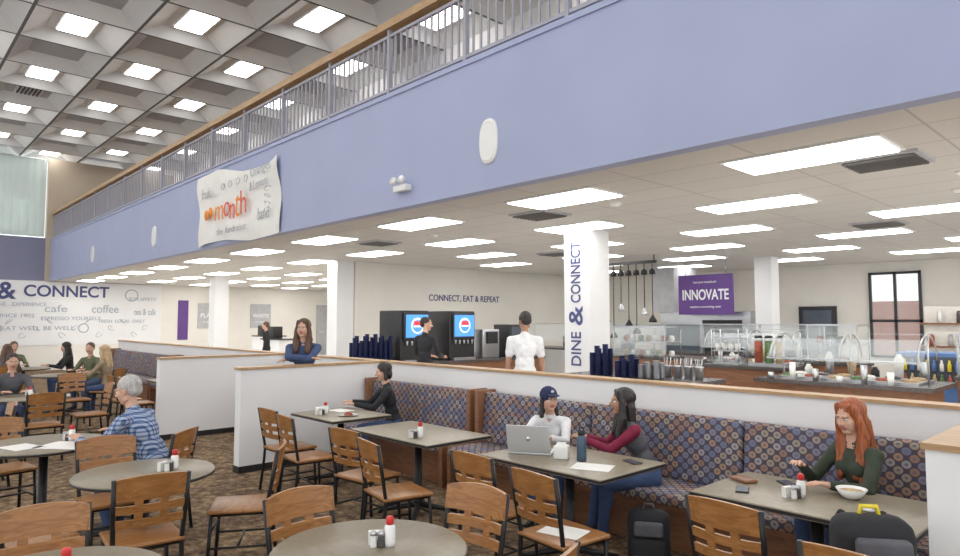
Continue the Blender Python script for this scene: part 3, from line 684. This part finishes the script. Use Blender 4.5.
def head_piece(skin,lip,hairc,style,q):
    vox=.0055 if q else .011
    pr=[ell((0,-.012,.03),(.074,.094,.086),skin),ell((0,.018,-.032),(.060,.070,.078),skin),ell((0,.058,-.088),(.026,.024,.020),skin),
        cap((-.033,.05,-.028),(-.030,.045,-.06),.032,.026,skin),cap((.033,.05,-.028),(.030,.045,-.06),.032,.026,skin),
        cap((-.045,-.0,-.07),(-.012,.055,-.092),.022,.018,skin),cap((.045,-.0,-.07),(.012,.055,-.092),.022,.018,skin),
        cap((-.034,.078,.020),(.034,.078,.020),.0115,.0115,skin),
        cap((0,.086,.006),(0,.107,-.028),.008,.012,skin),cap((-.012,.093,-.032),(.012,.093,-.032),.009,.009,skin),
        cap((-.019,.081,-.055),(.019,.081,-.055),.0075,.0075,lip),cap((-.014,.080,-.063),(.014,.080,-.063),.0075,.0075,lip)]
    for s_ in (-1,1): pr.append(ell((s_*.075,-.006,-.008),(.009,.018,.031),skin))
    X,F,L=remesh(pr,vox,2,.4)
    acc=Acc(); acc.add((X,F,L))
    for s_ in (-1,1):
        for C,r,m in (((s_*.030,.0755,.001),.0125,EYEW),((s_*.030,.0825,.001),.0065,IRIS)):
            vs,fs=pmesh([ell(C,(r,r,r*.8),m)]); acc.add((vs,fs,[m]*len(fs)))
        vs,fs=pmesh([cap((s_*.016,.089,.020),(s_*.046,.080,.022),.0032,.0028,hairc)]); acc.add((vs,fs,[hairc]*len(fs)))
        vs,fs=pmesh([cap((s_*.018,.0855,.0085),(s_*.043,.079,.008),.0025,.002,IRIS)]); acc.add((vs,fs,[IRIS]*len(fs)))
    hp=[]
    if style=='short': hp=[ell((0,-.022,.040),(.081,.097,.086),hairc),ell((0,-.055,-.005),(.072,.058,.06),hairc),cap((-.076,-.005,.03),(-.075,-.0,.0),.011,.006,hairc),cap((.076,-.005,.03),(.075,-.0,.0),.011,.006,hairc)]
    elif style=='bob': hp=[ell((0,-.024,.042),(.086,.102,.088),hairc),ell((0,-.06,-.03),(.078,.06,.085),hairc)]+[cap((s_*.07,-.01,.04),(s_*.076,.0,-.09),.026,.024,hairc) for s_ in (-1,1)]
    elif style in('long','longfront'):
        ex=.12 if style=='longfront' else 0
        hp=[ell((0,-.024,.042),(.086,.102,.090),hairc),ell((0,-.06,-.04),(.080,.058,.10),hairc),cap((-.04,-.07,-.05),(-.05,-.085,-.30),.045,.035,hairc),cap((.04,-.07,-.05),(.05,-.085,-.30),.045,.035,hairc)]
        for s_ in (-1,1): hp+=[cap((s_*.055,.04,.085),(s_*.076,.02,.0),.022,.022,hairc),cap((s_*.076,.015,0),(s_*.088,.01,-.14),.026,.038,hairc),cap((s_*.088,.01,-.14),(s_*.088,.05+ex*.3,-.30-ex),.040,.022,hairc),cap((s_*.06,.0,-.14),(s_*.06,.06+ex*.4,-.28-ex*.9),.03,.018,hairc)]
    elif style=='cap':
        hp=[ell((0,-.06,-.03),(.074,.055,.09),hairc),cap((0,-.085,-.04),(0,-.10,-.22),.045,.03,hairc)]+[cap((s_*.072,-.01,.02),(s_*.082,.0,-.16),.018,.026,hairc) for s_ in (-1,1)]
        hp+=[ell((0,-.012,.045),(.088,.104,.088),C_NAVY)]
    X,F,L=remesh(hp,.007 if q else .012,2,.4)
    X=np.array(X); X+= (np.sin(X[:,0:1]*260)*.0014+np.sin(X[:,1:2]*230+1)*.0012)*np.array([[1,1,.2]])
    acc.add((X,F,L))
    if style=='cap':
        vs,fs=pmesh([ell((0,.105,.052),(.062,.065,.007),C_NAVY,Matrix.Rotation(-.15,3,'X'))]); acc.add((vs,fs,[C_NAVY]*len(fs)))
        vs,fs=pmesh([ell((0,.082,.085),(.016,.016,.013),C_WHITE)]); acc.add((vs,fs,[C_WHITE]*len(fs)))
    return acc
def hand_piece(skin,side,curl,q):
    pr=[cap((-.025,0,0),(.015,0,0),.024,.022,skin)]
    ys=[.030,.010,-.010,-.029]; Ls=[.070,.078,.072,.056]
    for i,(y,L) in enumerate(zip(ys,Ls)):
        y*=side; kx=.086-.004*abs(i-1)
        pr.append(cap((.012,y*.55,0),(kx,y,0),.015,.0115,skin))
        p=V(kx,y,0); ang=0; sp=y*.10/.03
        for sg,fr in enumerate((.46,.30,.24)):
            ang+=curl*(.7,.9,.7)[sg]; d=V(math.cos(ang),sp*.6,-math.sin(ang)); n=p+d*L*fr
            pr.append(cap(p,n,(.0092,.0085,.0078)[sg],(.0085,.0078,.0068)[sg],skin)); p=n
    pr+=[cap((.012,side*.016,-.004),(.040,side*.040,-.010),.016,.0125,skin),cap((.040,side*.040,-.010),(.066,side*.052,-.016),.0115,.010,skin),cap((.066,side*.052,-.016),(.088,side*.053,-.022),.010,.008,skin)]
    return remesh(pr,.0042 if q else .008,1,.4)
def person(name,loc,rz,s=1,hipz=.55,lean=8,lh=None,rh=None,lf=None,rf=None,head=(0,0),top=C_BLACK,pants=C_DENIM,shoe=SHOE,skin=SKIN,lip=LIP,hair=H_BROWN,style='short',female=False,sleeve='long',sleeves=None,q=True,curl=.35,twist=0,lpole=None,rpole=None,build=1.0,lhd=None,rhd=None,kneeout=.15):
    sl=sleeves or top; ln=math.radians(lean)
    Tz=Matrix.Rotation(twist,3,'Z'); sp=Tz@V(0,math.sin(ln),math.cos(ln)); X=Tz@V(1,0,0)
    fw=sp.cross(X)
    hip=V(0,0,hipz); sw=(.158 if female else .180)*s*build; hw=.085*s
    Rs=Matrix((X,fw,sp)).transposed()
    nb=hip+sp*.50*s; ch=hip+sp*.34*s; wa=hip+sp*.15*s
    sh={1:nb-sp*.055*s+X*sw,-1:nb-sp*.055*s-X*sw}
    bt=build*(.93 if female else 1)
    pr=[ell(hip+sp*.02,( .155*s*bt,.112*s*bt,.115*s),pants,Rs),
        ell(wa,(.128*s*bt,.098*s*bt,.13*s),top,Rs),ell(ch,(.152*s*bt,.108*s*bt,.165*s),top,Rs),
        ell(hip+sp*.06*s,(.150*s*bt,.112*s*bt,.075*s),top,Rs),
        cap(sh[-1]+X*.02*s,sh[1]-X*.02*s,.056*s,.056*s,top),
        cap(nb-sp*.02*s-X*.03*s,sh[-1],.048*s,.050*s,top),cap(nb-sp*.02*s+X*.03*s,sh[1],.048*s,.050*s,top)]
    if female:
        for k in (-1,1): pr.append(ell(ch+fw*.072*s+X*.062*s*k+sp*.01*s,(.058*s,.050*s,.058*s),top,Rs))
    hc=nb+sp*.06*s+V(0,0,.135*s)+fw*.02*s
    pr.append(cap(nb-sp*.01,hc+V(0,0,-.06*s)-fw*.018*s,.053*s,.047*s,skin)); pr.append(cap(nb-sp*.015*s-fw*.01,nb+sp*.012*s-fw*.008,.064*s,.058*s,top))
    acc=Acc(); hands=[]
    l1,l2=.285*s,.255*s
    for k,tg,pole,hd in ((1,rh,rpole,rhd),(-1,lh,lpole,lhd)):
        S=sh[k]
        tg=V(*tg) if tg else V(k*.23,.05,hipz-.02)
        E,W=ik(S,tg,l1,l2,V(*pole) if pole else V(k*.6,-.6,-.7))
        if sleeve=='long':
            pr+=[cap(S,E,.055*s,.044*s,sl),cap(E,W.lerp(E,.08),.045*s,.034*s,sl),cap(W.lerp(E,.1),W,.026*s,.025*s,skin)]
        else:
            Mx=S.lerp(E,.62); pr+=[cap(S,Mx,.056*s,.055*s,sl),cap(S.lerp(E,.5),E,.043*s,.038*s,skin),cap(E,W,.038*s,.026*s,skin)]
        d=(V(*hd) if hd else (W-E)).normalized(); hands.append((k,W,d))
    for k,tg in ((1,rf),(-1,lf)):
        Hh=hip+V(k*hw,0,-.02*s)
        tg=V(*tg); Kn,A=ik(Hh,tg,.435*s,.42*s,V(k*kneeout,1,.35))
        pr+=[cap(Hh,Kn,.088*s*bt,.060*s,pants),cap(Kn,A+V(0,0,.01),.060*s,.046*s,pants),ell(Kn.lerp(A,.3)+V(0,-.012,0),(.055*s,.060*s,.10*s),pants)]
        toe=V(k*.25,1,0).normalized()
        pr+=[cap(A+V(0,-.025,-.045),A+toe*.14*s+V(0,0,-.052),.036*s,.030*s,shoe),cap(A,A+toe*.06+V(0,0,-.03),.042*s,.036*s,shoe)]
    X_,F_,L_=remesh(pr,.013 if q else .02,5,.5)
    nn=np.array(X_); w=np.sin(nn[:,2]*62+nn[:,0]*25)*np.sin(nn[:,1]*38+nn[:,0]*31+1.3)*.0028
    cx=nn.copy(); cx[:,2]=0; ln_=np.linalg.norm(cx,axis=1,keepdims=True)+1e-6; nn+=cx/ln_*w[:,None]
    acc.add((nn,F_,L_))
    for k,W,d in hands:
        z=V(0,0,1); yv=z.cross(d)
        if yv.length<.2: yv=V(0,1,0).cross(d)
        yv.normalize(); zz=d.cross(yv)
        M=Matrix.Translation(W)@Matrix((d,yv,zz)).transposed().to_4x4()@Matrix.Scale(s*(.92 if female else 1),4)
        acc.add(hand_piece(skin,k,curl,q),M)
    HM=Matrix.Translation(hc)@Matrix.Rotation(math.radians(head[0]),4,'Z')@Matrix.Rotation(math.radians(head[1]),4,'X')@Matrix.Scale(s,4)
    ha=head_piece(skin,lip,hair,style,q); acc.add((ha.X,ha.F,[ha.mats[i] for i in ha.L]),HM)
    me=bpy.data.meshes.new(name); me.from_pydata(acc.X,[],acc.F)
    for m in acc.mats: me.materials.append(m)
    me.polygons.foreach_set('material_index',acc.L); me.polygons.foreach_set('use_smooth',[True]*len(acc.F)); me.update()
    return inst(me,name,loc,rz)
SF=dict(lf=(-.1,.36,.085),rf=(.1,.40,.085))
person('seated_man',(-6.08,1.91,0),face(-.71,-.70),1.04,.55,28,lh=(-.16,.60,.80),rh=(.24,.50,.80),head=(0,-12),top=C_PLAID,pants=C_DENIM,hair=H_GREY,style='short',build=1.1,**SF)
person('seated_woman',(-6.70,4.82,0),face(-.45,-.9),.93,.54,14,lh=(-.12,.50,.80),rh=(.16,.50,.80),head=(10,-8),top=C_BLACK,skin=SKIN,hair=H_BLACK,style='bob',female=True,**SF)
person('seated_woman',(-4.10,4.8,0),face(.45,-.9),.90,.52,27,lh=(-.10,.60,.80),rh=(.14,.60,.80),head=(40,0),top=C_WHITE,skin=SKIN,hair=H_BLACK,style='cap',female=True,**SF)
person('seated_woman',(-3.10,4.82,0),face(-.62,-.78),.93,.53,24,lh=(.10,.52,.80),rh=(.24,.48,.80),head=(-4,2),top=C_GREY,sleeves=C_MAROON,skin=SKIN2,lip=LIPD,hair=H_BLACK,style='long',female=True,lf=(-.06,.42,.085),rf=(.16,.45,.085))
person('seated_woman',(-1.48,4.84,0),face(-.45,-.89),.94,.53,11,lh=(-.18,.48,.80),rh=(.14,.40,.86),head=(4,-10),top=C_GREEN,skin=SKIN,hair=H_RED,style='longfront',female=True,rpole=(.5,-.1,-1),rhd=(-.5,.8,.3),**SF)
ST=dict(lf=(-.1,.0,.085),rf=(.1,.04,.085))
person('standing_woman',(-8.12,4.36,0),face(.80,-.60),1.06,.97,12,lh=(.14,.33,1.29),rh=(-.12,.36,1.31),lpole=(-1,.3,-.05),rpole=(1,.3,-.05),lhd=(1,.2,0),rhd=(-1,.2,0),head=(-10,2),top=C_BLUE,skin=SKIN,hair=H_BROWN,style='long',female=True,build=1.08,**ST)
person('standing_man',(-8.67,6.83,RF),face(-.15,1),.97,.91,3,lh=(-.15,.3,1.05),rh=(.15,.3,1.05),head=(-60,-5),top=C_BLACK,pants=C_BLACK,skin=SKIN,hair=H_BLACK,**ST)
person('standing_man',(-5.85,6.25,RF),face(-.65,.76),1.01,.94,3,lh=(-.24,.12,.82),rh=(.24,.14,.84),lpole=(-.3,-1,-.2),rpole=(.3,-1,-.2),head=(25,-8),top=C_WHITE,pants=C_DENIM,skin=SKIN2,lip=LIPD,hair=H_BLACK,sleeve='short',**ST)
person('standing_man',(-17,8.0,RF),face(-.5,-.6),.92,.86,3,lh=(-.22,.05,.8),rh=(.22,.1,.8),head=(0,0),top=C_BLACK,pants=C_BLACK,hair=H_BROWN,q=False,**ST)
fs_=dict(lh=(-.14,.48,.80),rh=(.14,.48,.80),q=False,lf=(-.1,.36,.085),rf=(.1,.38,.085))
person('seated_man',(-18.2,2.5,0),face(1,.1),.97,.55,14,head=(0,-8),top=C_OLIVE,hair=H_BROWN,**fs_)
person('seated_woman',(-17.2,3.5,0),face(0,-1),.95,.55,14,head=(0,-8),top=C_BLACK,hair=H_BLACK,style='long',female=True,**fs_)
person('seated_man',(-15.55,3.55,0),face(.6,-.7),.99,.55,12,head=(10,-5),top=C_OLIVE,hair=H_BROWN,**fs_)
person('seated_woman',(-14.1,3.5,0),face(-.7,-.7),.96,.55,12,head=(0,-8),top=C_KHAKI,hair=H_BLOND,style='long',female=True,**fs_)
person('seated_woman',(-16.45,2.17,0),face(-1,.2),.95,.55,14,head=(0,-8),top=C_GREY,hair=H_BROWN,style='long',female=True,**fs_)
person('seated_man',(-14.35,.78,0),face(1,0),.97,.55,14,head=(0,-8),top=C_MAROON,hair=H_BROWN,**fs_)
person('seated_man',(-11.7,1.6,0),face(1,0),.97,.55,14,head=(0,-8),top=C_GREY,hair=H_BLACK,**fs_)

# ---------------------------------------------------------------- world, camera
w=bpy.data.worlds.new('world'); sc.world=w; w.use_nodes=True
bg=w.node_tree.nodes['Background']; bg.inputs[0].default_value=(.96,.985,1,1); bg.inputs[1].default_value=1.55
cam=bpy.data.cameras.new('camera'); cam.lens=24.75; cam.sensor_width=36; cam.clip_end=200
co=bpy.data.objects.new('camera',cam); COL.objects.link(co); co.location=(0,0,1.8)
co.rotation_euler=(math.radians(93.64),0,math.asin(.731)); sc.camera=co
print('build time',time.time()-T0)
